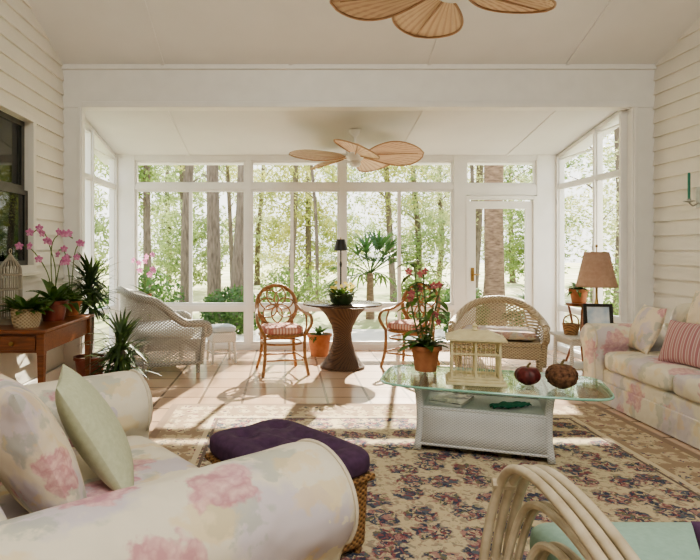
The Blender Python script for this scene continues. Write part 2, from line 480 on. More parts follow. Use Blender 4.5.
# beam and posts
m = MB(); m.box((xc, YB+.07, 3.12), (XR-XL, .16, .5))
m.box((xc, YB-.02, 2.9), (XR-XL-.44, .03, .06)); m.box((xc, YB-.02, 3.3), (XR-XL, .04, .05))
struct(m.build('trim_1', M['white'], smooth=False, bevel=.006))
m = MB(); m.box((XL+.1, YB+.05, 1.44), (.22, .10, 2.87)); m.box((XL+.19, YB-.018, 1.44), (.03, .02, 2.86))
struct(m.build('trim_2', M['white'], smooth=False, bevel=.005))
m = MB(); m.box((XR-.12, YB+.05, 1.44), (.24, .10, 2.87)); m.box((XR-.22, YB-.018, 1.44), (.03, .02, 2.86))
struct(m.build('trim_3', M['white'], smooth=False, bevel=.005))
m = MB(); m.box((XL+.035, 2.35, .07), (.03, 7.6, .14)); struct(m.build('baseboard_left', M['white'], smooth=False))
m = MB(); m.box((XR-.035, 2.35, .07), (.03, 7.6, .14)); struct(m.build('baseboard_right', M['white'], smooth=False))

# far wall posts and rails (rails set back from the posts)
m = MB()
for x0, x1 in ((SL-.1,-2.03),(-.53,-.46),(.74,.81),(2.28,2.44),(3.40,SR+.1)):
    m.box(((x0+x1)/2, YF+.05, 1.33), (x1-x0, .12, 2.66))
segs = ((-2.03,-.53),(-.46,.74),(.81,2.28))
for x0, x1 in segs+((2.44,3.40),):
    m.box(((x0+x1)/2, YF+.05, 2.61), (x1-x0, .10, .1))
for x0, x1 in segs:
    m.box(((x0+x1)/2, YF+.05, 2.205), (x1-x0, .10, .07))
    m.box(((x0+x1)/2, YF+.04, .575), (x1-x0, .11, .06))
    m.box(((x0+x1)/2, YF+.05, .04), (x1-x0, .10, .08))
m.box((2.92, YF+.05, 2.16), (.96, .10, .14))
struct(m.build('wall_far', M['alu'], smooth=False))
def side(name, x):
    m = MB()
    ps = ((YB+.10,YB+.14),(6.84,6.88),(7.78,YF-.011))
    for y0, y1 in ps:
        m.box((x, (y0+y1)/2, (zs(y1)-.02)/2), (.1, y1-y0, zs(y1)-.02))
    for (a0,a1),(b0,b1) in zip(ps[:-1],ps[1:]):
        for z, h in ((.03,.06),(.575,.05),(2.2,.045)):
            m.box((x, (a1+b0)/2, z), (.08, b0-a1, h))
        slab(m, x-.04, x+.04, a1, b0, lambda y: zs(y)-.06, .045)
    return struct(m.build(name, M['alu'], smooth=False))
side('wall_far_left', SL-.05); side('wall_far_right', SR+.05)

wn = [0]
def window(u0, u1, bands, loc, rz, vb=None, t=.03):
    wn[0] += 1
    e = bpy.data.objects.new('window_%d' % wn[0], None); COL.objects.link(e); struct(e)
    e.location = loc; e.rotation_euler = (0,0,rz)
    for z0, z1 in bands:
        m = MB()
        m.box(((u0+u1)/2,0,z0+t/2), (u1-u0,.05,t)); m.box(((u0+u1)/2,0,z1-t/2), (u1-u0,.05,t))
        m.box((u0+t/2,0,(z0+z1)/2), (t,.05,z1-z0-2*t)); m.box((u1-t/2,0,(z0+z1)/2), (t,.05,z1-z0-2*t))
        m.build('window_frame', M['alu'], e, smooth=False)
    if vb:
        for z0, z1 in bands[:2]:
            k = MB(); k.box((vb,0,(z0+z1)/2), (.045,.046,z1-z0-2*t))
            k.build('mullion', M['alu'], e, smooth=False)
    return e
main = [(.605,2.17),(.08,.545),(2.24,2.56)]
window(-2.03,-.53, main, (0,YF+.05,0), 0, -1.28)
window(-.46,.74, main, (0,YF+.05,0), 0, .095)
window(.81,2.28, main, (0,YF+.05,0), 0, 1.55)
window(2.44,3.40, [(2.23,2.56)], (0,YF+.05,0), 0)
for x in (SL-.05, SR+.05):
    window(YB+.14, 6.84, [(.60,2.178),(.06,.55),(2.222,2.74)], (x,0,0), PI/2, None, .014)
    window(6.88, 7.78, [(.60,2.178),(.06,.55),(2.222,2.57)], (x,0,0), PI/2, None, .014)
# glazed door
e = bpy.data.objects.new('door_1', None); COL.objects.link(e); struct(e); e.location = (2.92,YF+.05,0)
m = MB()
for x in (-.455,.455): m.box((x,0,1.04), (.048,.13,2.08))
m.box((0,0,2.06), (.862,.125,.05)); m.build('door_frame', M['white'], e, smooth=False)
m = MB()
for x in (-.385,.385): m.box((x,-.01,1.01), (.09,.05,2.0))
m.box((0,-.01,.13), (.68,.048,.24)); m.box((0,-.01,1.96), (.68,.048,.10)); m.build('door_leaf', M['white'], e, smooth=False)
m = MB(); m.box((-.385,-.04,1.02), (.04,.012,.18)); m.tube([(-.385,-.045,1.02),(-.385,-.08,1.02),(-.295,-.085,1.02)], .009); m.build('door_handle', M['brass'], e)

# dark sash window in the left wall (a real opening with tinted panes)
wn[0] += 1
e = bpy.data.objects.new('window_%d' % wn[0], None); COL.objects.link(e); struct(e); e.location = (XL, 0, 0)
y0, y1, z0, z1 = HOLE
m = MB()
for y in (y0-.02,y1+.02): m.box((.02,y,(z0+z1)/2), (.05,.06,z1-z0+.10))
for z in (z0-.02,z1+.02): m.box((.02,(y0+y1)/2,z), (.048,y1-y0-.02,.06))
m.box((.035,(y0+y1)/2,z0-.065), (.09,y1-y0+.14,.03)); m.build('window_frame', M['siding'], e, smooth=False)
zm = 1.90
for (a, b, dx) in ((z0+.01,zm,-.03),(zm,z1-.01,-.06)):
    m = MB()
    for y in (y0+.025,y1-.025): m.box((dx,y,(a+b)/2), (.03,.05,b-a))
    for z in (a+.022,b-.022): m.box((dx,(y0+y1)/2,z), (.028,y1-y0-.1,.044))
    m.box((dx,(y0+y1)/2,(a+b)/2), (.02,.022,b-a-.088))
    sash = m.build('sash', M['dsash'], e, smooth=False)
    m = MB(); m.box((dx,(y0+y1)/2,(a+b)/2), (.006,y1-y0-.1,b-a-.088)); m.build('pane', M['dpane'], e, smooth=False)

# ------------------------------------------------------------------ rug
m = MB(); m.box((0,0,.006), (2*HX,2*HY,.012))
o = m.build('area_rug', M['rug'], smooth=False); o.location = (.86, 2.9, 0)
tag(o, 'large cream rug patterned with dark blue and rose flower clusters inside a border', 'rug')
ZR = .0125

# ------------------------------------------------------------------ sofas
def arm_prof(h, rr, pw=.085):
    prof = [(-pw,.07),(-pw,.25)]
    cz = h-rr; cy = .03
    for i in range(17):
        a = R(232-i*(284/16)); prof.append((cy+rr*cos(a)*1.04, cz+rr*sin(a)*.97))
    prof += [(pw,.25),(pw,.07)]
    return prof, cy, cz
def arm_mb(side, d, h, rr):
    prof, cy, cz = arm_prof(h, rr)
    secs = []
    for x, k in ((-d/2,.9),(-d/2+.03,1),(-d/3,.985),(-d/5,1.015),(0,.985),(d/5,1.02),(d/3,1.0),(d/2-.11,1.03),(d/2-.06,1.01),(d/2-.025,.95),(d/2-.006,.85),(d/2,.70)):
        sec = []
        for (y, z) in prof:
            y2 = y*k if z < .3 else cy+(y-cy)*k
            z2 = cz+(z-cz)*k if z > .3 else z
            sec.append((x, side*y2, z2))
        secs.append(sec if side > 0 else sec[::-1])
    return MB().loft(secs)
def sofa(name, label, cat, loc, rz, hw, d, h, rr, bh, ncush, mt, seat_h=.47, bc=True):
    t = thing(name, label, cat, loc, rz)
    m = MB(); m.box((-.02,0,.17), (d-.14,2*hw-.14,.26)); m.build('base', mt, t, bevel=.03)
    m = MB(); m.box((d/2-.075,0,.10), (.02,2*hw-.10,.19)); m.box((-d/2+.02,0,.10), (.02,2*hw+.06,.19)); m.build('skirt', mt, t, bevel=.006)
    for s in (-1,1):
        o = arm_mb(s, d, h, rr).build('arm', mt, t, sub=1, ang=0); o.location = (0,s*hw,0)
        prof, cy, cz = arm_prof(h, rr)
        ring = [(d/2-.034, s*(cy+(y-cy)*.97), cz+(z-cz)*.97) for (y, z) in prof[2:-2]]
        low = [(d/2-.03, s*prof[0][0]*.97, .09), (d/2-.03, s*prof[1][0]*.97, .25)]
        low2 = [(d/2-.03, s*prof[-2][0]*.97, .25), (d/2-.03, s*prof[-1][0]*.97, .09)]
        mp = MB(); mp.tube(cr(low+ring+low2, 3), .007, 6); pp = mp.build('piping', M['piping'], o)
    secs = []
    for yy, k in ((-hw-.04,.85),(-hw+.02,1),(0,1.02),(hw-.02,1),(hw+.04,.85)):
        zb = .08; sec = []
        for (x, z) in ((-.5,zb),(-.5,.5),(-.52,bh-.1),(-.46,bh-.01),(-.38,bh),(-.31,bh-.07),(-.30,bh-.3),(-.27,.4),(-.27,zb)):
            sec.append((x*d/1.0, yy, zb+(z-zb)*k))
        secs.append(sec)
    MB().loft(secs).build('back', mt, t, sub=2, ang=0)
    w = (2*hw-.22)/ncush
    for i in range(ncush):
        y = -hw+.11+w*(i+.5)
        m = MB(); m.sell((.07*d,y,seat_h-.085), (.74*d,w-.01,.19), .4, .16, 40, 16); m.build('seat_cushion', mt, t, ang=0)
        if bc:
            m = MB(); m.sell((0,0,0), (.20,w-.02,.46), .45, .3, 32, 16); o = m.build('back_cushion', mt, t, ang=0)
            o.location = (-.22*d,y,seat_h+.20); o.rotation_euler = (0,R(-12),0)
    return t
SA = math.atan2(.62,.785)
sofa('armchair', 'wide floral chintz armchair with fat rolled arms in the left foreground', 'armchair', (-.735,2.09,ZR), SA, .67, 1.1, .73, .175, .74, 1, M['floral'], bc=False)
sofa('sofa', 'long floral skirted sofa against the right siding wall', 'sofa', (3.22,4.22,0), PI, 1.0, 1.0, .69, .13, .86, 2, M['floral2'])

def throw(name, label, mt, loc, rot, a, b, th):
    m = MB(); m.pillow(a, b, th)
    o = m.build(name, mt, ang=0); o.location = loc; o.rotation_euler = rot
    return tag(o, label, 'pillow')
throw('throw_pillow', 'large cream and pink floral pillow leaning on the foreground armchair back', M['floralp'], (-.83,1.87,.71), (0,R(66),SA), .27, .29, .11)
throw('throw_pillow', 'sage green pillow leaning beside the floral pillow on the foreground armchair', M['sage'], (-.72,2.20,.67), (0,R(60),SA-.35), .25, .22, .085)
throw('throw_pillow', 'dusty red and cream striped pillow on the right sofa', M['stripe'], (3.07,4.43,.635), (0,R(66),PI+.35), .175, .185, .075)
throw('throw_pillow', 'floral pillow at the far end of the right sofa beside its arm', M['floralp'], (3.12,5.02,.67), (0,R(68),PI-.15), .21, .2, .08)
throw('throw_pillow', 'pale cream pillow resting high behind the striped pillow on the right sofa', M['floralp'], (3.33,4.55,.84), (0,R(72),PI+.1), .19, .2, .07)

# ------------------------------------------------------------------ ottoman
t = thing('ottoman', 'honey wicker footstool with a plum tufted cushion beside the armchair', 'ottoman', (.005,2.68,ZR), SA)
m = MB(); m.taper((0,0,.03),(.41,.62,0),(0,0,.35),(.43,.65,0)); m.build('base', M['wick_h'], t, bevel=.02)
m = MB(); m.tube([(.22,.33,.34),(-.22,.33,.34),(-.22,-.33,.34),(.22,-.33,.34)], .018, 8, True); m.build('rim', M['wick_h'], t)
for sx in (-1,1):
    for sy in (-1,1):
        m = MB(); m.tube([(sx*.18,sy*.28,0),(sx*.185,sy*.285,.08)], .018); m.build('leg', M['wick_h'], t)
dims = [(x,y) for x in (-.10,.10) for y in (-.19,0,.19)]
ZC = .405
m = MB(); m.sell((0,0,ZC),(.49,.71,.14),.55,.32,96,64)
def tuft(v):
    x, y, z = v
    if z > ZC:
        for dx, dy in dims: z -= .045*math.exp(-((x-dx)**2+(y-dy)**2)/.0022)
        z -= .009*math.exp(-(x/.02)**2) + .007*(math.exp(-((y-.095)/.02)**2)+math.exp(-((y+.095)/.02)**2))
    return (x, y, z)
m.v = [tuft(v) for v in m.v]
m.build('cushion', M['purple'], t, ang=0)
for x, y in dims:
    m = MB(); m.sell((x,y,ZC+.025),(.03,.03,.016),1,1,10,6); m.build('button', M['purple'], t)

# ------------------------------------------------------------------ foreground rattan chair
t = thing('rattan_armchair', 'pale bent rattan armchair with seafoam cushion in the right foreground', 'armchair', (1.12,1.5,ZR))
def hoop(side, k, off):
    base = [(.43,.40,.0),(.42,.44,.28),(.37,.42,.56),(.35,.29,.655),(.34,.0,.64),(.32,-.28,.52),(.30,-.42,.32),(.30,-.44,0)]
    pts = []
    for i, (x, y, z) in enumerate(base):
        y2 = y*k-(1-k)*.10; z2 = z if z < .05 else z*(1-(1-k)*.80)
        pts.append((side*(x+off), y2, z2))
    return cr(pts, 7)
for s in (-1,1):
    m = MB()
    for off in (-.028,.010,.048): m.tube(hoop(s,1,off-.01), .0155, 10)
    m.build('arm_band', M['rattan_l'], t)
    for k in (.84,.67,.50):
        m = MB()
        for off in (-.006,.026): m.tube(hoop(s,k,off-.02), .0125, 8)
        m.build('arm_slat', M['rattan_l'], t)
    for (y,z) in ((.435,.30),(.42,.56)):
        m = MB(); m.tube([(s*(.36),y-.002,z),(s*(.43),y+.01,z)], .018, 8); m.build('binding', M['rattan_l'], t)
m = MB()
for y in (-.36,-.12,.12,.36): m.tube([(-.36,y,.27),(.36,y,.27)], .018)
for x in (-.34,.34): m.tube([(x,-.4,.26),(x,.4,.26)], .018)
m.build('seat_frame', M['rattan_l'], t)
m = MB(); m.sell((.0,.03,.37),(.66,.84,.18),.45,.2,36,14); m.build('seat_cushion', M['seafoam'], t, ang=0)
m = MB()
for x in (-.28,-.1,.1,.28): m.tube(cr([(x,-.44,.05),(x,-.44,.4),(x,-.52,.84)],5), .018)
m.tube(cr([(-.31,-.44,.3),(-.30,-.50,.78),(-.2,-.53,.86),(.2,-.53,.86),(.30,-.50,.78),(.31,-.44,.3)],5), .024)
m.build('back', M['rattan_l'], t)
m = MB(); m.sell((0,0,0),(.52,.14,.42),.5,.35,28,14); o = m.build('back_cushion', M['floralp'], t, ang=0); o.location = (.02,-.37,.62); o.rotation_euler = (R(10),0,0)
throw('throw_pillow', 'small dark plum pillow standing on the seafoam cushion in the right foreground', M['purple'], (1.165,1.40,.575), (R(70),0,R(8)), .17, .12, .05)

# ------------------------------------------------------------------ coffee table
CT = R(-19)
CX, CY = 1.35, 3.97
t = thing('coffee_table', 'white wicker coffee table with a green-tinted glass top in the middle of the rug', 'coffee table', (CX,CY,ZR), CT)
ZG = .455
def gplan(k, z, n=72, e=.36):
    return [(.05+(.71+k)*sg(cos(2*PI*i/n),e), (.365+k)*sg(sin(2*PI*i/n),e), z) for i in range(n)]
MB().loft([gplan(0,ZG-.015), gplan(0,ZG)]).build('glass_top', M['tglass'], t, smooth=False)
m = MB(); m.tube(gplan(.002,ZG-.0075), .008, 6, True); m.build('glass_rim', M['gedge'], t)
# gently curved end supports, straight aprons following the curve, shelf between
prof = ((.008,.412,.248),(.05,.406,.244),(.13,.396,.237),(.22,.393,.235),(.30,.395,.236),(.38,.402,.242),(.438,.412,.25))
for s in (-1,1):
    rows = [[(s*xo, v*hw, z) for v in (-1,-.75,-.5,-.25,0,.25,.5,.75,1)] for z, xo, hw in prof]
    MB().strip(rows).build('end_support', M['wick_c'], t, solid=.045)
for s in (-1,1):
    rows = [[(x*xo, s*(hw-.012), z) for x in (-.95,-.5,0,.5,.95)] for z, xo, hw in prof[:5] if z > .02]
    MB().strip(rows).build('apron', M['wick_c'], t, solid=.026)
    m = MB(); m.tube([(x*.39,s*.236,.05) for x in (-1,0,1)], .012, 8); m.tube([(x*.38,s*.228,.288) for x in (-1,0,1)], .012, 8); m.build('apron_edge', M['wick_c'], t)
m = MB(); m.box((0,0,.285),(.75,.44,.02)); m.build('shelf', M['wick_c'], t, bevel=.006)
def on_ct(lx, ly):
    return (CX+lx*cos(CT)-ly*sin(CT), CY+lx*sin(CT)+ly*cos(CT))
ZT = ZR+ZG+.001

# lantern birdcage
t = thing('birdcage', 'open cream wooden birdcage lantern standing on the glass coffee table', 'birdcage', (1.27,3.88,ZT), R(-14))
m = MB(); m.box((0,0,.010),(.38,.27,.020)); m.box((0,0,.028),(.35,.24,.016)); m.build('base', M['cream'], t, smooth=False, bevel=.004)
m = MB()
for x in (-.15,0,.15):
    for y in (-.10,.10): m.box((x,y,.163),(.014,.014,.255))
for y in (-.10,.10):
    for z in (.045,.20,.280): m.box((0,y,z),(.30,.012,.012))
for x in (-.15,.15):
    for z in (.045,.20,.280): m.box((x,0,z),(.012,.2,.012))
m.build('cage_frame', M['cream'], t, smooth=False)
m = MB()
for i in range(1,10):
    if i != 5:
        for y in (-.10,.10): m.tube([(-.15+i*.03,y,.04),(-.15+i*.03,y,.285)], .0022, 5)
for i in range(1,7):
    for x in (-.15,.15): m.tube([(x,-.1+i*.0286,.04),(x,-.1+i*.0286,.285)], .0022, 5)
m.build('cage_bars', M['cream'], t)
m = MB(); m.box((0,0,.295),(.38,.27,.016)); m.taper((0,0,.303),(.35,.24,0),(0,0,.345),(.18,.09,0)); m.build('roof', M['cream'], t, smooth=False, bevel=.003)
m = MB(); m.lathe([(.004,.34),(.02,.35),(.012,.365),(.018,.375),(.003,.395)],12); m.build('finial', M['cream'], t)

def gourd(label, x, y, r, hz, mt, rib, nr, nm, rough=0):
    t = thing(nm, label, 'ornament', (x,y,ZT))
    pr = [(r*sin(PI*i/22), hz*(1-cos(PI*i/22))/2-(.1*hz*math.exp(-((22-i)/3)**2))) for i in range(1,22)]
    pr = [(r*.25,0)]+pr[1:]
    m = MB(); m.lathe(pr, 64, rib=rib, nr=nr)
    if rough:
        m.v = [(v[0]*(1+random.uniform(-rough,rough)), v[1]*(1+random.uniform(-rough,rough)), v[2]) for v in m.v]
    m.build('body', mt, t, ang=0)
    m = MB(); m.tube(cr([(0,0,hz*.85),(.004,0,hz*1.0),(.02,.005,hz*1.12)],4), [.011]*4+[.008]*4+[.007], 7); m.build('stem', M['gstem'], t)
gourd('smooth dark red gourd on the glass coffee table next to the birdcage', 1.59,3.80,.080,.125,M['gourd'],.035,9,'gourd',.012)
gourd('rough mottled brown ball ornament nearest the right end of the glass coffee table', 1.765,3.70,.092,.162,M['cone'],.05,11,'ornament_ball',.075)

# plants ------------------------------------------------------------
def pot_mb(r0, r1, h, rim=.012, lip=.03):
    return MB().lathe([(r0,0),(r0+.3*(r1-r0),h*.3),(r1-.004,h-lip),(r1+rim,h-lip),(r1+rim,h),(r1-.008,h),(r1-.012,h-.03),(.01,h-.03)], 28)
def flower_mb(r, n=5):
    m = MB()
    for i in range(n):
        a = 2*PI*i/n+PI/2
        c = Vector((cos(a),0,sin(a))); s = Vector((-sin(a),0,cos(a)))
        f = Vector((0,-1,0))
        m.strip([[c*r*.08-s*r*.1, c*r*.08+f*r*.05, c*r*.08+s*r*.1],
                 [c*r*.5-s*r*.38, c*r*.5+f*r*.18, c*r*.5+s*r*.38],
                 [c*r*.85-s*r*.28, c*r*.85+f*r*.15, c*r*.85+s*r*.28],
                 [c*r*1.0-s*r*.05, c*r*1.02+f*r*.08, c*r*1.0+s*r*.05]])
    m.sell((0,-r*.15,-r*.1),(r*.25,r*.35,r*.3),1,1,8,6)
    return m
FL = {}
def put_flowers(par, spots, r, mkey):
    for (p, az, tl) in spots:
        k = (mkey, round(r,3))
        if k not in FL:
            o = flower_mb(r).build('flower', M[mkey], par); FL[k] = o.data
        else:
            o = bpy.data.objects.new('flower', FL[k]); COL.objects.link(o); o.parent = par
        o.location = p; o.rotation_euler = (tl,0,az)

# flowering plant on coffee table
t = thing('flowering_plant', 'tall leggy plant with coral flowers in a terracotta pot on the coffee table', 'plant', (1.03,4.25,ZT))
pot_mb(.075,.105,.185).build('pot', M['terra'], t)
m = MB(); m.lathe([(.092,.152),(.09,.158),(.01,.163)],20); m.build('soil', M['soil'], t)
m = MB(); st = MB(); spots = []
for q in range(20):
    m.leaf((0,0,.16), random.uniform(0,2*PI), random.uniform(.4,1.2), random.uniform(.16,.26), .032, 1.2, 6)
for (bx, by, tx, ty, H) in ((-.01,0,-.08,.02,.64),(.01,.01,-.01,.03,.56),(0,-.02,.10,-.02,.46),(-.02,.01,-.13,-.03,.46),(.02,.0,.06,.02,.32)):
    path = cr([(bx,by,.15),(bx+tx*.5,by+ty*.3,.15+H*.5),(tx,ty,.15+H)],6); st.tube(path,.006,6)
    for i in range(2,len(path)):
        if random.random() < .8:
            m.leaf(path[i], random.uniform(0,2*PI), random.uniform(-.1,.9), random.uniform(.10,.18), random.uniform(.018,.03), 1.0, 5)
    for q in range(2):
        c = path[-1]+Vector((random.uniform(-.05,.05),random.uniform(-.05,.02),random.uniform(-.12,.03)))
        spots.append((c, random.uniform(-.6,.6), random.uniform(-.4,.4)))
st.build('stems', M['stem'], t); m.build('foliage', M['leaf'], t); put_flowers(t, spots, .03, 'redfl')

# magazine / cloth on shelf
ZS = ZR+.296
x, y = on_ct(-.20,-.02)
t = thing('magazine', 'dark magazine lying on the wicker shelf under the glass', 'magazine', (x,y,ZS), R(-35))
m = MB(); m.box((0,0,.008),(.22,.28,.016)); m.build('pages', M['white'], t, smooth=False)
m = MB(); m.box((0,0,.0175),(.222,.282,.003)); m.build('cover', M['mag'], t, smooth=False)
x, y = on_ct(.18,-.08)
m = MB()
rows = []
for i in range(13):
    u = i/12
    rows.append([(-.14+.28*u, -.05*(1-.6*abs(2*u-1))+j*.03*(1-.6*abs(2*u-1)), .005+.018*abs(sin(u*9+j))) for j in range(5)])
m.strip(rows); o = m.build('folded_scarf', M['teal'], None, solid=.008); o.location = (x,y,ZS); o.rotation_euler = (0,0,R(12))
tag(o, 'green crumpled cloth on the wicker shelf under the glass', 'cloth')

# ------------------------------------------------------------------ wicker armchairs
def wicker_chair(name, label, cat, loc, rz, w, d, hb, ha, mt, cush, shz=.40, peak=.0, z0=.09, mt2=None, lean=.14, u0=-.10, ul=.55):
    mt2 = mt2 or mt
    t = thing(name, label, cat, loc, rz)
    a = w/2; rc = min(d*.62, .45)
    plan = []
    for i in range(7): plan.append((-a, -d/2+(d-rc)*i/6))
    for i in range(1,28):
        th = PI-PI*i/28
        plan.append((a*sg(cos(th),.85), d/2-rc+rc*sg(sin(th),.85)))
    for i in range(7): plan.append((a, d/2-rc-(d-rc)*i/6))
    def hz(x, y):
        u = max(0,min(1,(y-u0*d)/(d*ul))); u = u*u*(3-2*u)
        return ha+(hb-ha)*u+peak*u*max(0,1-(x/a)**2)
    rows = []
    for k in range(9):
        f = k/8; row = []
        for (x, y) in plan:
            z = z0+(hz(x,y)-z0)*f
            fl = 1+.10*max(0,(z-.35))/.5
            row.append((x*fl, y*(1+lean*max(0,z-.35)/.5*(1 if y > 0 else .3)), z))
        rows.append(row)
    MB().strip(rows).build('shell', mt, t, ang=0)
    top = rows[-1]
    m = MB(); m.tube([(p[0],p[1],p[2]+.004) for p in top], .042, 10)
    for p in (top[0],top[-1]):
        m.tube(cr([p,(p[0],p[1]-.06,p[2]-.03),(p[0],p[1]-.07,p[2]-.10),(p[0],p[1]-.03,p[2]-.13),(p[0],p[1]-.01,p[2]-.09)],5), .034, 8)
        m.tube(cr([(p[0],p[1]-.02,p[2]-.02),(p[0]*.97,p[1]+.0,p[2]-.22),(p[0]*.95,p[1]+.02,.1)],5), .028, 8)
    m.tube(rows[0], .022, 8)
    m.build('rolled_rim', mt2, t)
    m = MB(); m.box((0,-.02,shz-.05),(w-.06,d-.06,.05)); m.box((0,-d/2+.02,shz-.14),(w-.05,.03,.13)); m.build('seat', mt2, t, bevel=.01)
    for sx in (-1,1):
        for y in (-d/2+.04, d/2-.18):
            m = MB(); m.tube([(sx*(a-.04),y,0),(sx*(a-.05),y,.34)], [.022,.03]); m.build('leg', mt2, t)
    m = MB(); m.sell((0,-.03,shz+.04),(w-.14,d-.14,.11),.45,.25,32,12); m.build('seat_cushion', cush, t, ang=0)
    return t
wicker_chair('wicker_armchair', 'grey-white woven wicker armchair with a tall rounded back by the left sunroom windows', 'armchair', (-1.46,6.68,0), R(112), .98, .80, .80, .55, M['wick_g'], M['bluec'], peak=.10, z0=.12, mt2=M['wick_g2'], lean=.06, u0=-.30, ul=.50)
wicker_chair('wicker_armchair', 'grey-tan open-weave wicker armchair with curled arms in front of the glazed door', 'armchair', (2.44,6.64,0), R(-21), .94, .64, .57, .51, M['wick_t'], M['mutedp'], shz=.37, peak=.19, z0=.14, mt2=M['wick_t2'])
# footstool
t = thing('wicker_footstool', 'small white wicker footstool on legs with a pale blue cushion by the grey-white wicker armchair', 'footstool', (-.77,7.02,0), R(20))
m = MB(); m.box((0,0,.31),(.30,.30,.12)); m.build('base', M['wick_w'], t, bevel=.02)
for sx in (-1,1):
    for sy in (-1,1):
        m = MB(); m.tube([(sx*.14,sy*.14,0),(sx*.125,sy*.125,.28)],[.014,.018]); m.build('leg', M['wick_w'], t)
m = MB()
for s in (-1,1): m.tube([(-.135,s*.135,.12),(.135,s*.135,.12)],.010); m.tube([(s*.135,-.135,.12),(s*.135,.135,.12)],.010)
m.build('stretcher', M['wick_w'], t)
m = MB(); m.sell((0,0,.405),(.31,.31,.085),.55,.3,36,14); m.build('cushion', M['bluec'], t, ang=0)

# ------------------------------------------------------------------ rattan round-back chairs (front = -Y)
def rattan_chair(label, loc, rz):
    t = thing('rattan_dining_chair', label, 'chair', loc, rz, 'round-backed rattan chairs at the pedestal table')
    ring = [(.24*sg(cos(2*PI*i/28),.8), .23*sg(sin(2*PI*i/28),.8), .42) for i in range(28)]
    m = MB(); m.tube(ring,.018,8,True); m.tube([(p[0]*.95,p[1]*.95,.33) for p in ring],.012,6,True); m.build('seat_frame', M['rattan'], t)
    for sx in (-1,1):
        m = MB(); m.tube(cr([(sx*.25,-.25,0),(sx*.22,-.20,.2),(sx*.22,-.19,.43)],4),.018); m.build('leg', M['rattan'], t)
        m = MB(); m.tube(cr([(sx*.23,.28,0),(sx*.19,.21,.2),(sx*.19,.22,.46)],4),.018); m.build('leg', M['rattan'], t)
        m = MB(); m.tube(cr([(sx*.22,-.19,.42),(sx*.29,-.21,.55),(sx*.30,-.12,.63),(sx*.27,.08,.65),(sx*.22,.25,.72)],6),.018); m.tube(cr([(sx*.23,-.12,.42),(sx*.27,-.08,.52),(sx*.28,.0,.63)],5),.011); m.build('arm', M['rattan'], t)
    m = MB(); m.tube([(.2,-.2,.16),(-.2,-.2,.16)],.011); m.tube([(.2,.2,.16),(-.2,.2,.16)],.011)
    for sx in (-1,1): m.tube([(sx*.21,-.2,.18),(sx*.19,.21,.18)],.011)
    m.build('stretcher', M['rattan'], t)
    zc0, yc0, tl = .71, .27, R(12)
    def bp(u, v, o=0): return (u, yc0+v*sin(tl)+o, zc0+v*cos(tl))
    def circ(r, cu=0, cv=0, n=28, o=0): return [bp(cu+r*cos(2*PI*i/n), cv+r*sin(2*PI*i/n), o*sin(6*PI*i/n)) for i in range(n)]
    m = MB(); m.tube(circ(.235),.021,8,True); m.tube([bp(-.17,-.17),(-.19,.22,.42)],.016); m.tube([bp(.17,-.17),(.19,.22,.42)],.016); m.build('back_hoop', M['rattan'], t)
    m = MB()
    for i in range(7):
        a = 2*PI*i/7+PI/2
        m.tube(circ(.112, .112*cos(a), .112*sin(a), 24, .008), .0085, 6, True)
    m.build('back_web', M['rattan'], t)
    m = MB(); m.sell((0,-.01,.475),(.45,.44,.10),.5,.5,28,12); m.build('seat_cushion', M['plaid'], t, ang=0)
    return t
c = rattan_chair('round-backed rattan chair with plaid cushion left of the pedestal table', (-.04,6.45,0), R(12))
dup(c, (1.46,6.75,0), R(-38), 'round-backed rattan chair right of the pedestal table partly behind the flowering plant')

# ------------------------------------------------------------------ pedestal table
t = thing('pedestal_table', 'round table with dark top on a flared dark brown wicker pedestal', 'table', (.66,6.68,0))
m = MB(); m.lathe([(.255,0),(.255,.025),(.22,.06),(.155,.16),(.115,.28),(.105,.38),(.125,.48),(.19,.60),(.285,.70),(.285,.715),(.02,.715)],36); m.build('pedestal', M['wick_b'], t)
m = MB(); m.lathe([(.44,.715),(.455,.722),(.455,.735),(.445,.742),(.02,.742)],48); m.build('tabletop', M['dwood'], t)
t = thing('table_lamp', 'slim black candlestick lamp with black shade on the pedestal table', 'lamp', (.66,6.86,.742))
m = MB(); m.lathe([(.065,0),(.065,.012),(.02,.03),(.012,.06),(.018,.1),(.009,.14),(.009,.40),(.016,.44),(.008,.48),(.008,.60)],16); m.build('stem', M['black'], t)
m = MB(); m.lathe([(.085,.60),(.05,.735),(.046,.735),(.08,.602)],24); m.build('lamp_shade', M['black'], t)
m = MB(); m.lathe([(.003,.72),(.008,.745),(.002,.76)],8); m.build('finial', M['brass'], t)
t = thing('potted_plant', 'low green pot of yellow flowers in the middle of the pedestal table', 'plant', (.64,6.55,.742))
m = MB(); m.lathe([(.10,0),(.125,.03),(.14,.09),(.145,.12),(.13,.12),(.01,.10)],28); m.build('pot', pmat('green_glazed_pot', (.05,.09,.03), (.03,.05,.02), 9, .25), t)
m = MB()
for i in range(90):
    a = random.uniform(0,2*PI); q = random.uniform(0,.12)
    m.leaf((q*cos(a),q*sin(a),.10), a, random.uniform(.3,1.4), random.uniform(.08,.18), .024, .9, 4)
m.build('foliage', M['leaf'], t)
put_flowers(t, [((random.uniform(-.13,.13),random.uniform(-.13,.0),random.uniform(.14,.24)),random.uniform(-.5,.5),-.5) for i in range(14)], .022, 'yellow')
t = thing('potted_plant', 'terracotta floor pot of foliage standing behind the pedestal table by the far window', 'plant', (.44,7.42,0))
pot_mb(.11,.15,.28).build('pot', M['terra'], t)
m = MB()
for i in range(45):
    a = random.uniform(0,2*PI)
    m.leaf((0,0,.25), a, random.uniform(.3,1.4), random.uniform(.12,.24), .022, 1.1, 5)
m.build('foliage', M['leaf'], t)

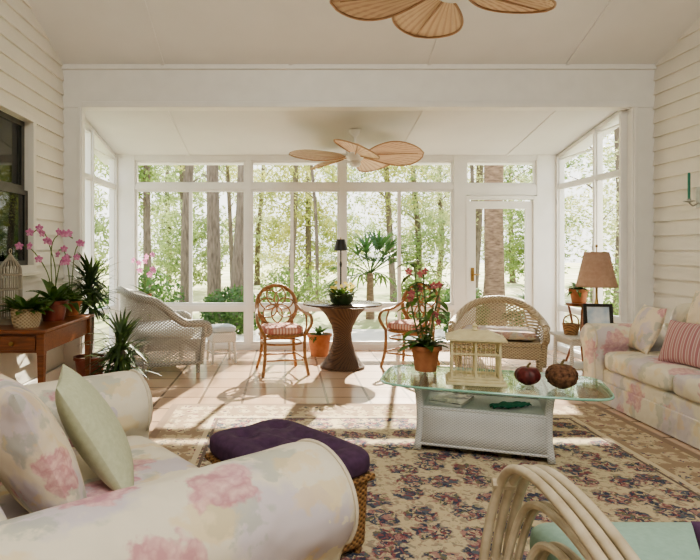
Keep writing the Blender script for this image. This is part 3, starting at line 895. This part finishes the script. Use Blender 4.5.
# ------------------------------------------------------------------ console table on left wall
t = thing('console_table', 'cherry wood side table with a drawer against the left wall', 'table', (-2.055,4.90,0))
m = MB(); m.box((0,0,.735),(.52,1.12,.03)); m.build('tabletop', M['wood'], t, bevel=.008)
m = MB(); m.box((0,.0,.645),(.44,1.02,.15)); m.build('apron', M['wood'], t, smooth=False)
for sx in (-1,1):
    for sy in (-1,1):
        m = MB(); m.taper((sx*.215,sy*.515,0),(.032,.032,0),(sx*.215,sy*.515,.56),(.052,.052,0)); m.box((sx*.215,sy*.515,.64),(.056,.056,.16)); m.build('leg', M['wood'], t, smooth=False, bevel=.004)
m = MB(); m.box((0,-.515,.645),(.34,.02,.11)); dr = m.build('drawer', M['wood'], t, smooth=False, bevel=.005)
m = MB(); m.lathe([(.008,0),(.008,.015),(.018,.022),(.016,.032),(.004,.036)],14); o = m.build('knob', M['brass'], dr); o.location = (0,-.524,.645); o.rotation_euler = (R(90),0,0)
ZTT = .75

def orchid(label, loc, potmat, potr, poth, stems, fkey, fr, nleaf=9, LL=.26, potname='pot', group=None, lw=.028, step=3):
    t = thing('potted_orchid', label, 'plant', loc, 0, group)
    pot_mb(potr*.75, potr, poth).build(potname, potmat, t)
    m = MB()
    for i in range(nleaf):
        a = 2*PI*i/nleaf+random.uniform(-.3,.3)
        m.leaf((.01*cos(a),.01*sin(a),poth-.03), a, random.uniform(.4,1.45), LL*random.uniform(.6,1.1), lw, 1.2, 7)
    m.build('foliage', M['leaf'], t)
    st = MB(); sp = []
    for pts in stems:
        path = cr([(0,0,poth-.03)]+pts, 6); st.tube(path, .005, 6)
        n = len(path)
        for i in range(int(n*.55), n, step):
            p = Vector(path[i])+Vector((random.uniform(-.03,.03),-.02,random.uniform(-.04,.03)))
            sp.append((p, random.uniform(-.7,.7), random.uniform(-.3,.3)))
    st.build('stems', M['stem'], t)
    put_flowers(t, sp, fr, fkey)
    return t
orchid('pink orchid in an oxblood glazed pot on the cherry table', (-1.98,4.96,ZTT), M['redpot'], .115, .17,
       [[(-.02,0,.45),(.0,-.02,.66),(.08,-.03,.74),(.18,-.04,.70)], [(.02,0,.4),(-.04,0,.66),(-.10,-.02,.78),(-.17,-.03,.74)], [(-.05,0,.4),(-.16,-.05,.60),(-.26,-.08,.64)], [(.03,0,.36),(.08,-.02,.52),(.17,-.04,.54)]], 'pinkfl', .036, 44, .33)
orchid('smaller pink orchid in terracotta at the far end of the cherry table', (-1.98,5.36,ZTT), M['terra'], .09, .13,
       [[(.02,0,.42),(.06,-.02,.62),(.14,-.03,.68)], [(-.02,0,.4),(-.05,-.02,.58),(-.10,-.03,.60)]], 'pinkfl', .034, 40, .26)
t = thing('planter', 'round pale wicker basket of mixed greenery at the near end of the cherry table', 'plant', (-2.02,4.53,ZTT))
m = MB(); m.lathe([(.09,0),(.105,.05),(.115,.13),(.12,.15),(.105,.15),(.01,.12)],28); m.build('basket', M['wick_p'], t)
m = MB()
for i in range(150):
    a = random.uniform(0,2*PI); q = random.uniform(0,.08)
    m.leaf((q*cos(a),q*sin(a),.12), a, random.uniform(.5,1.4), random.uniform(.08,.21), random.uniform(.016,.03), 1.0, 5)
m.build('foliage', M['leaf'], t)
t = thing('birdcage', 'weathered wire birdcage with a domed top behind the basket on the cherry table', 'birdcage', (-2.24,4.73,ZTT))
m = MB(); m.lathe([(.095,0),(.095,.02),(.088,.05),(.02,.05)],24); m.build('base', M['palewire'], t)
m = MB()
for i in range(18):
    a = 2*PI*i/18
    m.tube(cr([(.085*cos(a),.085*sin(a),.05),(.085*cos(a),.085*sin(a),.40),(.065*cos(a),.065*sin(a),.48),(.01*cos(a),.01*sin(a),.55)],4),.005,5)
for z in (.16,.28,.40): m.tube([(.086*cos(2*PI*i/24),.086*sin(2*PI*i/24),z) for i in range(24)],.007,6,True)
m.build('cage_bars', M['palewire'], t)
m = MB(); m.lathe([(.03,.535),(.015,.56),(.006,.57)],12); m.tube([(0,.02*cos(2*PI*i/14),.59+.02*sin(2*PI*i/14)) for i in range(14)],.004,5,True); m.build('ring', M['palewire'], t)

def spiky(label, loc, poth, potr, canez, L, n, potmat):
    t = thing('spiky_plant', label, 'plant', loc)
    pot_mb(potr*.75, potr, poth).build('pot', potmat, t)
    m = MB(); m.tube(cr([(0,0,poth-.05),(.02,.0,(poth+canez)/2),(0,0,canez)],5), .022, 8); m.build('cane', M['trunk'], t)
    m = MB()
    for i in range(n):
        a = random.uniform(0,2*PI); el = random.uniform(-.5,1.45)
        m.leaf((0,0,canez+random.uniform(-.30,.05)), a, el, L*random.uniform(.7,1.08), .015, random.uniform(.3,.9), 6)
    m.build('foliage', M['spike'], t)
spiky('tall spiky dracaena in the corner beyond the cherry table', (-1.97,5.86,0), .28, .15, 1.04, .36, 190, M['redpot'])
spiky('low spiky dracaena standing between the cherry table and the foreground armchair', (-1.50,5.30,0), .24, .14, .50, .39, 150, M['redpot'])

# plant stand and orchid in sunroom corner
t = thing('plant_stand', 'white wicker plant stand behind the grey-white wicker armchair', 'plant stand', (-1.82,7.52,0))
m = MB(); m.lathe([(.14,.61),(.15,.63),(.15,.65),(.02,.65)],24); m.build('stand_top', M['wick_w'], t)
for i in range(3):
    a = 2*PI*i/3; m = MB(); m.tube(cr([(.15*cos(a),.15*sin(a),0),(.08*cos(a),.08*sin(a),.3),(.12*cos(a),.12*sin(a),.62)],5),.013); m.build('leg', M['wick_w'], t)
orchid('small pink orchid on the white plant stand in the far left corner', (-1.82,7.52,.651), M['terra'], .08, .13,
       [[(.0,0,.4),(.05,-.02,.58),(.14,-.03,.66)], [(-.02,0,.35),(-.06,-.02,.52),(-.14,-.03,.60)], [(.02,0,.3),(.08,-.03,.42),(.16,-.04,.46)]], 'pinkfl', .042, 20, .28, step=3)

# ------------------------------------------------------------------ right side table, lamp, frame, basket
t = thing('side_table', 'white wicker side table between the right sofa and the sunroom', 'table', (3.09,5.85,0))
m = MB(); m.box((0,0,.485),(.66,.44,.03)); m.build('tabletop', M['wick_w'], t, bevel=.008)
m = MB(); m.box((0,0,.44),(.58,.38,.06)); m.build('apron', M['wick_w'], t, smooth=False)
m = MB(); m.box((0,0,.18),(.56,.36,.02)); m.build('shelf', M['wick_w'], t, smooth=False)
for sx in (-1,1):
    for sy in (-1,1):
        m = MB(); m.tube([(sx*.29,sy*.18,0),(sx*.28,sy*.17,.47)],.018); m.build('leg', M['wick_w'], t)
t = thing('table_lamp', 'brass table lamp with a pinkish tan shade on the white side table', 'lamp', (3.18,5.92,.50))
m = MB(); m.lathe([(.075,0),(.075,.015),(.03,.03),(.045,.10),(.06,.17),(.05,.24),(.02,.30),(.012,.36),(.012,.50)],20); m.build('base', M['brass'], t)
m = MB(); m.lathe([(.198,.475),(.188,.50),(.115,.83),(.108,.83),(.181,.50),(.191,.477)],28); m.build('lamp_shade', M['tanshade'], t, ang=0)
m = MB(); m.tube([(0,0,.5),(0,0,.88)],.005); m.sell((0,0,.89),(.025,.025,.035),1,1,10,8); m.build('finial', M['brass'], t)
t = thing('picture_frame', 'black framed photo standing in front of the lamp on the white side table', 'picture frame', (3.08,5.70,.50), R(-8))
m = MB()
for x in (-.12,.12): m.box((x,0,.16),(.03,.02,.32),(R(-8),0,0))
m.box((0,.02,.305),(.21,.018,.03),(R(-8),0,0)); m.box((0,-.02,.015),(.21,.018,.03),(R(-8),0,0)); m.build('frame', M['black'], t, smooth=False)
m = MB(); m.box((0,.004,.16),(.22,.006,.28),(R(-8),0,0)); m.build('picture', M['picture'], t, smooth=False)
m = MB(); m.box((0,.06,.10),(.05,.012,.2),(R(28),0,0)); m.build('easel_back', M['black'], t, smooth=False)
t = thing('basket', 'small honey wicker basket at the left end of the white side table', 'basket', (2.87,5.82,.50))
m = MB(); m.lathe([(.06,0),(.072,.05),(.08,.10),(.085,.11),(.072,.11),(.06,.02),(.01,.015)],24); m.build('body', M['wick_h'], t)
m = MB(); m.tube(cr([(-.08,0,.10),(-.064,0,.17),(0,0,.20),(.064,0,.17),(.08,0,.10)],5),.007); m.build('handle', M['wick_h'], t)
# plant on tall stand at the right sunroom window
t = thing('plant_stand', 'slim wooden plant stand in the right sunroom corner', 'plant stand', (3.42,6.75,0))
m = MB(); m.lathe([(.13,.70),(.14,.715),(.14,.735),(.02,.735)],24); m.build('stand_top', M['wood'], t)
for i in range(3):
    a = 2*PI*i/3+.4; m = MB(); m.tube(cr([(.15*cos(a),.15*sin(a),0),(.06*cos(a),.06*sin(a),.35),(.11*cos(a),.11*sin(a),.71)],5),.013); m.build('leg', M['wood'], t)
t = thing('potted_plant', 'leafy plant in a terracotta pot on the slim wooden stand', 'plant', (3.42,6.75,.735))
pot_mb(.075,.10,.16).build('pot', M['terra'], t)
m = MB()
for i in range(60):
    a = random.uniform(0,2*PI); m.leaf((0,0,.14), a, random.uniform(.2,1.4), random.uniform(.10,.2), .02, 1.2, 5)
m.build('foliage', M['leaf'], t)

# wall sconce
t = thing('candle_sconce', 'grey metal wall sconce on the right siding wall', 'sconce', (XR-.024,5.50,1.80))
m = MB(); m.box((-.006,0,.05),(.012,.07,.2)); m.build('wall_plate', M['pewter'], t, bevel=.004)
m = MB(); m.tube(cr([(-.01,0,.0),(-.06,0,-.03),(-.10,0,.0)],6),.008); m.lathe([(.012,0),(.05,.012),(.05,.018),(.018,.018),(.018,.035),(.01,.035)],16,(-.10,0,0)); m.build('bracket', M['pewter'], t)
m = MB(); m.lathe([(.012,0),(.012,.24),(.004,.25)],14); o = m.build('taper_candle', M['greenc']); o.location = (XR-.124,5.50,1.835)
tag(o, 'green taper candle held in the wall sconce', 'candle')

# ------------------------------------------------------------------ ceiling fans
def blade_meshes(L, W):
    rows = []; nx, ny = 22, 36; rim = []
    for i in range(nx+1):
        t = i/nx
        wv = W*max(0.0, sin(PI*min(1,(.07+.93*t))**1.3))**.6
        row = []
        for j in range(ny+1):
            v = 2*j/ny-1
            z = .004*(1 if j % 2 else -1)*min(1,t*3)*(1-t**6)-.06*W*v*v-.05*L*t*t*.4
            row.append((t*L, v*wv, z))
        rows.append(row)
    edge = [r[0] for r in rows]+[r[-1] for r in rows[::-1]]
    return rows, edge
def fan(label, loc, L, W, rod, angs, light, pitch):
    t = thing('ceiling_fan', label, 'ceiling fan', loc, 0)
    m = MB(); m.tube([(0,0,.06),(0,0,rod)],.014); m.build('downrod', M['white'], t)
    m = MB(); m.lathe([(.02,rod-.09),(.07,rod-.03),(.075,rod-.001),(.02,rod-.001)],20); m.build('canopy', M['white'], t)
    m = MB(); m.lathe([(.05,-.09),(.09,-.07),(.11,-.02),(.11,.05),(.07,.08),(.02,.09)],28); m.build('motor', M['white'], t)
    if light:
        m = MB(); m.lathe([(.01,-.16),(.05,-.15),(.07,-.12),(.065,-.09),(.01,-.085)],24); m.build('light_bowl', M['white'], t)
    rows, edge = blade_meshes(L, W)
    b0 = r0 = a0 = None
    for i, an in enumerate(angs):
        if b0 is None:
            b0 = MB().strip(rows).build('blade', M['blade'], t, smooth=True, ang=0); b = b0
            m = MB(); m.tube(edge,.008,6); r0 = m.build('blade_rim', M['blader'], b)
            m = MB(); m.tube([(0,0,-.012),(L*.9,0,-.03)],[.01,.004],6); rb = m.build('rib', M['blader'], b)
            m = MB(); m.box((-.06,0,0),(.16,.05,.012)); a0 = m.build('blade_iron', M['white'], b)
        else:
            b = b0.copy(); COL.objects.link(b); b.parent = t
            for q in (r0, rb, a0):
                k = q.copy(); COL.objects.link(k); k.parent = b
        a = R(an); b.location = (.15*cos(a),.15*sin(a),-.01); b.rotation_euler = (R(pitch),0,a)
    return t
fan('ceiling fan with tan palm leaf blades hanging above the rug', (1.02,3.50,2.95), .60, .235, zc(3.50)-2.95, (95,167,23,239,311), False, 12)
fan('ceiling fan with tan palm leaf blades and light in the sunroom beyond the beam', (.84,6.95,2.50), .66, .27, zs(6.95)-2.50, (-22,50,122,194,266), True, -22)

# ------------------------------------------------------------------ outside
m = MB(); m.box((1,38,-.2),(120,60.4,.1)); m.box((-30,3,-.2),(54,12,.1)); m.box((33,3,-.2),(54,12,.1))
tag(m.build('lawn', M['lawn'], smooth=False), 'sunlit grass and pale sand outside the windows', 'lawn', kind='structure')
m = MB(); m.box((2.2,9.3,-.12),(7.5,2.5,.06)); struct(m.build('floor_patio', M['patio'], smooth=False))

def leafcloud(m, c, rad, n, s):
    for i in range(n):
        while True:
            p = Vector((random.uniform(-1,1),random.uniform(-1,1),random.uniform(-1,1)))
            if p.length < 1: break
        p = Vector((c[0]+p.x*rad[0], c[1]+p.y*rad[1], c[2]+p.z*rad[2]))
        u = Vector((random.gauss(0,1),random.gauss(0,1),random.gauss(0,1))).normalized()
        w = u.orthogonal().normalized()
        q = s*random.uniform(.6,1.3)
        m.add([p-u*q, p+w*q*.45, p+u*q, p-w*q*.45], [(0,1,2,3)])
def clumps(m, c, rad, n, s):
    k = max(8, n//42)
    for i in range(k):
        while True:
            p = Vector((random.uniform(-1,1),random.uniform(-1,1),random.uniform(-1,1)))
            if p.length < 1: break
        r = .24*max(rad)*random.uniform(.6,1.4)
        leafcloud(m, (c[0]+p.x*rad[0]*.9, c[1]+p.y*rad[1]*.9, c[2]+p.z*rad[2]*.9), (r*min(1,rad[0]*1.5/max(rad)+.3),r,r*.58), n//k, s)
def tree(label, x, y, r, h, crowns, lm, ls, lean=0, name='tree', tm='trunk', br=1.0):
    t = thing(name, label, 'tree', (x,y,-.15))
    m = MB()
    pts = cr([(0,0,0),(lean*.3+random.uniform(-.08,.08),0,h*.3),(lean*.6+random.uniform(-.14,.14),0,h*.65),(lean,0,h)],5)
    m.tube(pts, [r*(1.25 if i == 0 else 1-.5*i/len(pts)) for i in range(len(pts))], 12)
    for k in range(5):
        b = pts[6+k*2]; a = random.uniform(0,2*PI)
        m.tube(cr([b,b+Vector((cos(a)*.5,sin(a)*.5,.4))*br,b+Vector((cos(a)*1.3,sin(a)*1.3,.8))*br],4), [r*.35,r*.3,r*.27,r*.25,r*.2,r*.17,r*.13,r*.1,r*.06], 7)
    m.build('trunk', M[tm], t)
    m = MB()
    for (cx, cy, cz, rx, ry, rz_, n) in crowns: clumps(m, (cx,cy,cz), (rx,ry,rz_), n, ls)
    m.build('foliage', M['tleaf'][lm], t, smooth=False)
T = tree
T('slender tree at the left edge of the left far window', -3.35,14.2,.11,7, [(-.3,0,3.7,.5,.9,1.6,1500),(.1,.2,6,.6,1.0,1.3,900)], 1, .06, -.25, br=.35)
T('straight dark trunk tree left of centre in the left far window', -2.25,13.1,.12,8, [(.0,.2,5.4,.4,.5,1.2,900)], 0, .06, .2, br=.3)
T('thick trunk tree right of centre in the left far window', -1.48,12.2,.16,8, [(0,.2,5.8,.35,.35,1.3,800)], 1, .06, -.12, br=.25)
T('thickest leaning trunk tree at the right side of the left far window', -.95,11.2,.19,8, [(.1,.0,6.0,.4,.4,1.3,800)], 0, .06, .3, br=.3)
T('yellow green tree with thin trunk seen through the middle far window', .12,16.2,.10,8, [(0,0,3.9,1.4,1.2,1.8,2600),(-.3,.2,6,1.5,1.4,1.4,1100)], 0, .06, .3, br=.9)
T('slim tree behind the pedestal table seen through the right far window', 3.1,16.5,.10,8, [(0,0,4.0,1.2,1.2,2.0,2600)], 0, .06, -.35, br=.8)
T('pale leaning tree beyond the glazed door', 5.9,18.2,.14,8, [(0,0,3.6,1.6,1.4,2.1,2700)], 2, .07, .4, br=.9)
T('bushy tree outside the left sunroom side window', -5.2,9.6,.10,6, [(0,0,2.8,1.3,1.4,2.0,2700)], 2, .05)
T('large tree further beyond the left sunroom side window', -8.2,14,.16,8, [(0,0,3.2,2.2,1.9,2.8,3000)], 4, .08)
T('yellow green tree outside the near right sunroom pane', 7.4,9.0,.10,6, [(0,0,2.7,1.3,1.3,2.0,3100)], 0, .05, 0, br=.8)
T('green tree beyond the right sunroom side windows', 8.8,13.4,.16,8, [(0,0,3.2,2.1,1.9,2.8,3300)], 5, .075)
T('young tree close outside the far right sunroom pane', 5.5,10.4,.06,5, [(0,0,2.5,.8,.9,1.4,1700)], 2, .045, 0, br=.5)
for x, y, r, lb, ln_ in ((-2.95,16.6,.07,'thin pole trunk second from the left behind the left far window',.3),(.80,14.4,.05,'thin pole trunk just left of the black lamp',-.3),
                    (4.75,15.0,.06,'thin pole trunk right of the palm trunk beyond the glazed door',.35),(-1.65,18.4,.08,'thin distant trunk between the two thick trunks',-.2),
                    (6.6,11.6,.06,'thin pole trunk outside the right side window',.2)):
    T(lb, x, y, r, 7.5, [(0,0,5.2,.45,.45,1.7,900)], random.choice((0,2,1)), .055, ln_, br=.35)
bk = [(-9,24,4,'broad pale tree on the far left horizon'),(-5.2,26,5,'mid green broad tree on the horizon left of the thick trunks'),(-1.2,25,4,'pale yellow green tree on the horizon behind the left window'),
      (2.6,27,5,'mid green tree on the horizon behind the pedestal table'),(6.6,25,4,'pale yellow green tree on the horizon behind the right window'),(10.4,26.5,5,'mid green tree on the horizon behind the glazed door'),
      (14.5,23,4,'pale tree on the far right horizon'),(19,21,0,'yellow tree at the extreme right of the horizon'),(-14,20,5,'green tree at the extreme left of the horizon'),
      (-7.2,20.5,5,'green tree in the middle distance at the left edge of the left far window'),(-3.5,20.6,5,'mid green tree in the middle distance between the slender trunks'),(.9,21.6,0,'yellow green tree in the middle distance behind the middle far window'),
      (5.0,21.8,5,'mid green tree in the middle distance right of the fan palm'),(8.9,20.5,1,'deep green tree in the middle distance beyond the glazed door')]
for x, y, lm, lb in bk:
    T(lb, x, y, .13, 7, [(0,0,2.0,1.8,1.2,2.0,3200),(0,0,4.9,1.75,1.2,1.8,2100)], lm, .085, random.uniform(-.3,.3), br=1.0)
# cabbage palm trunk by the door
t = thing('palm_tree', 'thick fibrous palm trunk rising behind the glazed door', 'tree', (3.95,11.0,-.15))
m = MB(); m.tube([(0,0,0),(.02,0,1),(.0,0,2.5),(0.03,0,4.2),(0,0,5.6)],[.24,.18,.17,.19,.16],16); m.build('trunk', M['ptrunk'], t)
m = MB()
for i in range(26):
    a = random.uniform(0,2*PI); e = random.uniform(-.1,1.2)
    for k in range(7): m.leaf((0,0,5.6), a+(k-3)*.13, e, 1.3, .045, .9, 5)
m.build('fronds', M['tleaf'][1], t)
def fanpalm(label, x, y, h, L, n=18, lm=1):
    t = thing('fan_palm', label, 'plant', (x,y,-.15))
    m = MB(); m.tube([(0,0,0),(0,0,h)],[.10,.07],10); m.build('trunk', M['ptrunk'], t)
    m = MB()
    for i in range(n):
        a = 2*PI*i/n+random.uniform(-.2,.2); e = random.uniform(-.2,1.2)
        d = Vector((cos(a)*cos(e),sin(a)*cos(e),sin(e))); b = Vector((0,0,h))+d*L*.5
        m.tube([(0,0,h),b],.01,5)
        for k in range(9): m.leaf(b, a+(k-4)*.28, e+random.uniform(-.15,.15), L*.6, .026, .7, 4)
    m.build('fronds', M['tleaf'][lm], t)
fanpalm('green fan palm seen behind the lamp through the right far window', 1.85,12.6,1.0,1.15,28,3)
fanpalm('low fan palm outside the glazed door in front of the palm trunk', 4.1,9.5,.45,.6,18,3)
def shrub(label, x, y, rx, rz_, lm, n=1400, ls=.05):
    t = thing('shrub', label, 'shrub', (x,y,-.15))
    m = MB(); leafcloud(m, (0,0,rz_*.95), (rx,rx*.8,rz_), n, ls); m.build('foliage', M['tleaf'][lm], t, smooth=False)
    m = MB()
    for i in range(5):
        a = 2*PI*i/5; m.tube([(0,0,0),(cos(a)*rx*.5,sin(a)*rx*.4,rz_*.9)],.012,5)
    m.build('stems', M['trunk'], t)
shrub('dark shrub outside behind the grey-white wicker armchair', -2.6,10.6,.8,.60,3,1800)
shrub('dark low shrub at the foot of the thick trunks', -.9,10.1,.6,.45,3,1500)
shrub('light shrub outside behind the left rattan chair', .2,13.2,.8,.60,1,1700)
shrub('rounded green shrub outside between the lamp and the right rattan chair', 2.6,10.9,.6,.55,1,1600)
shrub('deep green shrub outside the bottom of the glazed door', 2.9,9.4,.4,.5,3)
shrub('dense shrub outside the right side window behind the tan lamp', 5.1,8.3,.8,.75,1,1900)
shrub('dense shrub outside the left side window', -3.9,8.2,.7,.7,1,1700)
shrub('tall green bush outside the dark left wall window', -4.6,6.6,.9,1.05,1,2400)

# ------------------------------------------------------------------ light
w = bpy.data.worlds.new('World'); SC.world = w; w.use_nodes = True
nt = w.node_tree; nt.nodes.clear()
wo = nt.nodes.new('ShaderNodeOutputWorld'); bg = nt.nodes.new('ShaderNodeBackground')
tc = nt.nodes.new('ShaderNodeTexCoord'); sp = nt.nodes.new('ShaderNodeSeparateXYZ'); rp = nt.nodes.new('ShaderNodeValToRGB')
nt.links.new(tc.outputs['Generated'], sp.inputs[0]); nt.links.new(sp.outputs[2], rp.inputs[0]); nt.links.new(rp.outputs[0], bg.inputs[0]); nt.links.new(bg.outputs[0], wo.inputs[0])
rp.color_ramp.elements[0].position = .0; rp.color_ramp.elements[0].color = (1,.98,.91,1)
rp.color_ramp.elements[1].position = .8; rp.color_ramp.elements[1].color = (.80,.88,1,1)
bg.inputs[1].default_value = 2.4
s = bpy.data.lights.new('Sun','SUN'); s.energy = 17; s.angle = R(.7); s.color = (1,.91,.74)
so = bpy.data.objects.new('Sun', s); COL.objects.link(so)
so.rotation_euler = Vector((-.22,-1,-.60)).to_track_quat('-Z','Y').to_euler()
a = bpy.data.lights.new('FillLight','AREA'); a.energy = 130; a.size = 2.2; a.color = (1,.98,.93)  # unseen fill light added behind the camera to brighten the interior
ao = bpy.data.objects.new('FillLight', a); COL.objects.link(ao); ao.location = (.8,-.9,4.2); ao.rotation_euler = (R(42),0,0)

# ------------------------------------------------------------------ camera
c = bpy.data.cameras.new('Camera'); co = bpy.data.objects.new('Camera', c); COL.objects.link(co)
co.location = (0,0,1.35); co.rotation_euler = (R(90),0,0)
c.sensor_width = 36; c.lens = 580/700*36; c.shift_x = 65/700; c.shift_y = -30/700; c.clip_start = .05; c.clip_end = 300
SC.camera = co
SC.view_settings.view_transform = 'AgX'
try: SC.view_settings.look = 'AgX - Medium High Contrast'
except Exception: pass
SC.view_settings.exposure = .25
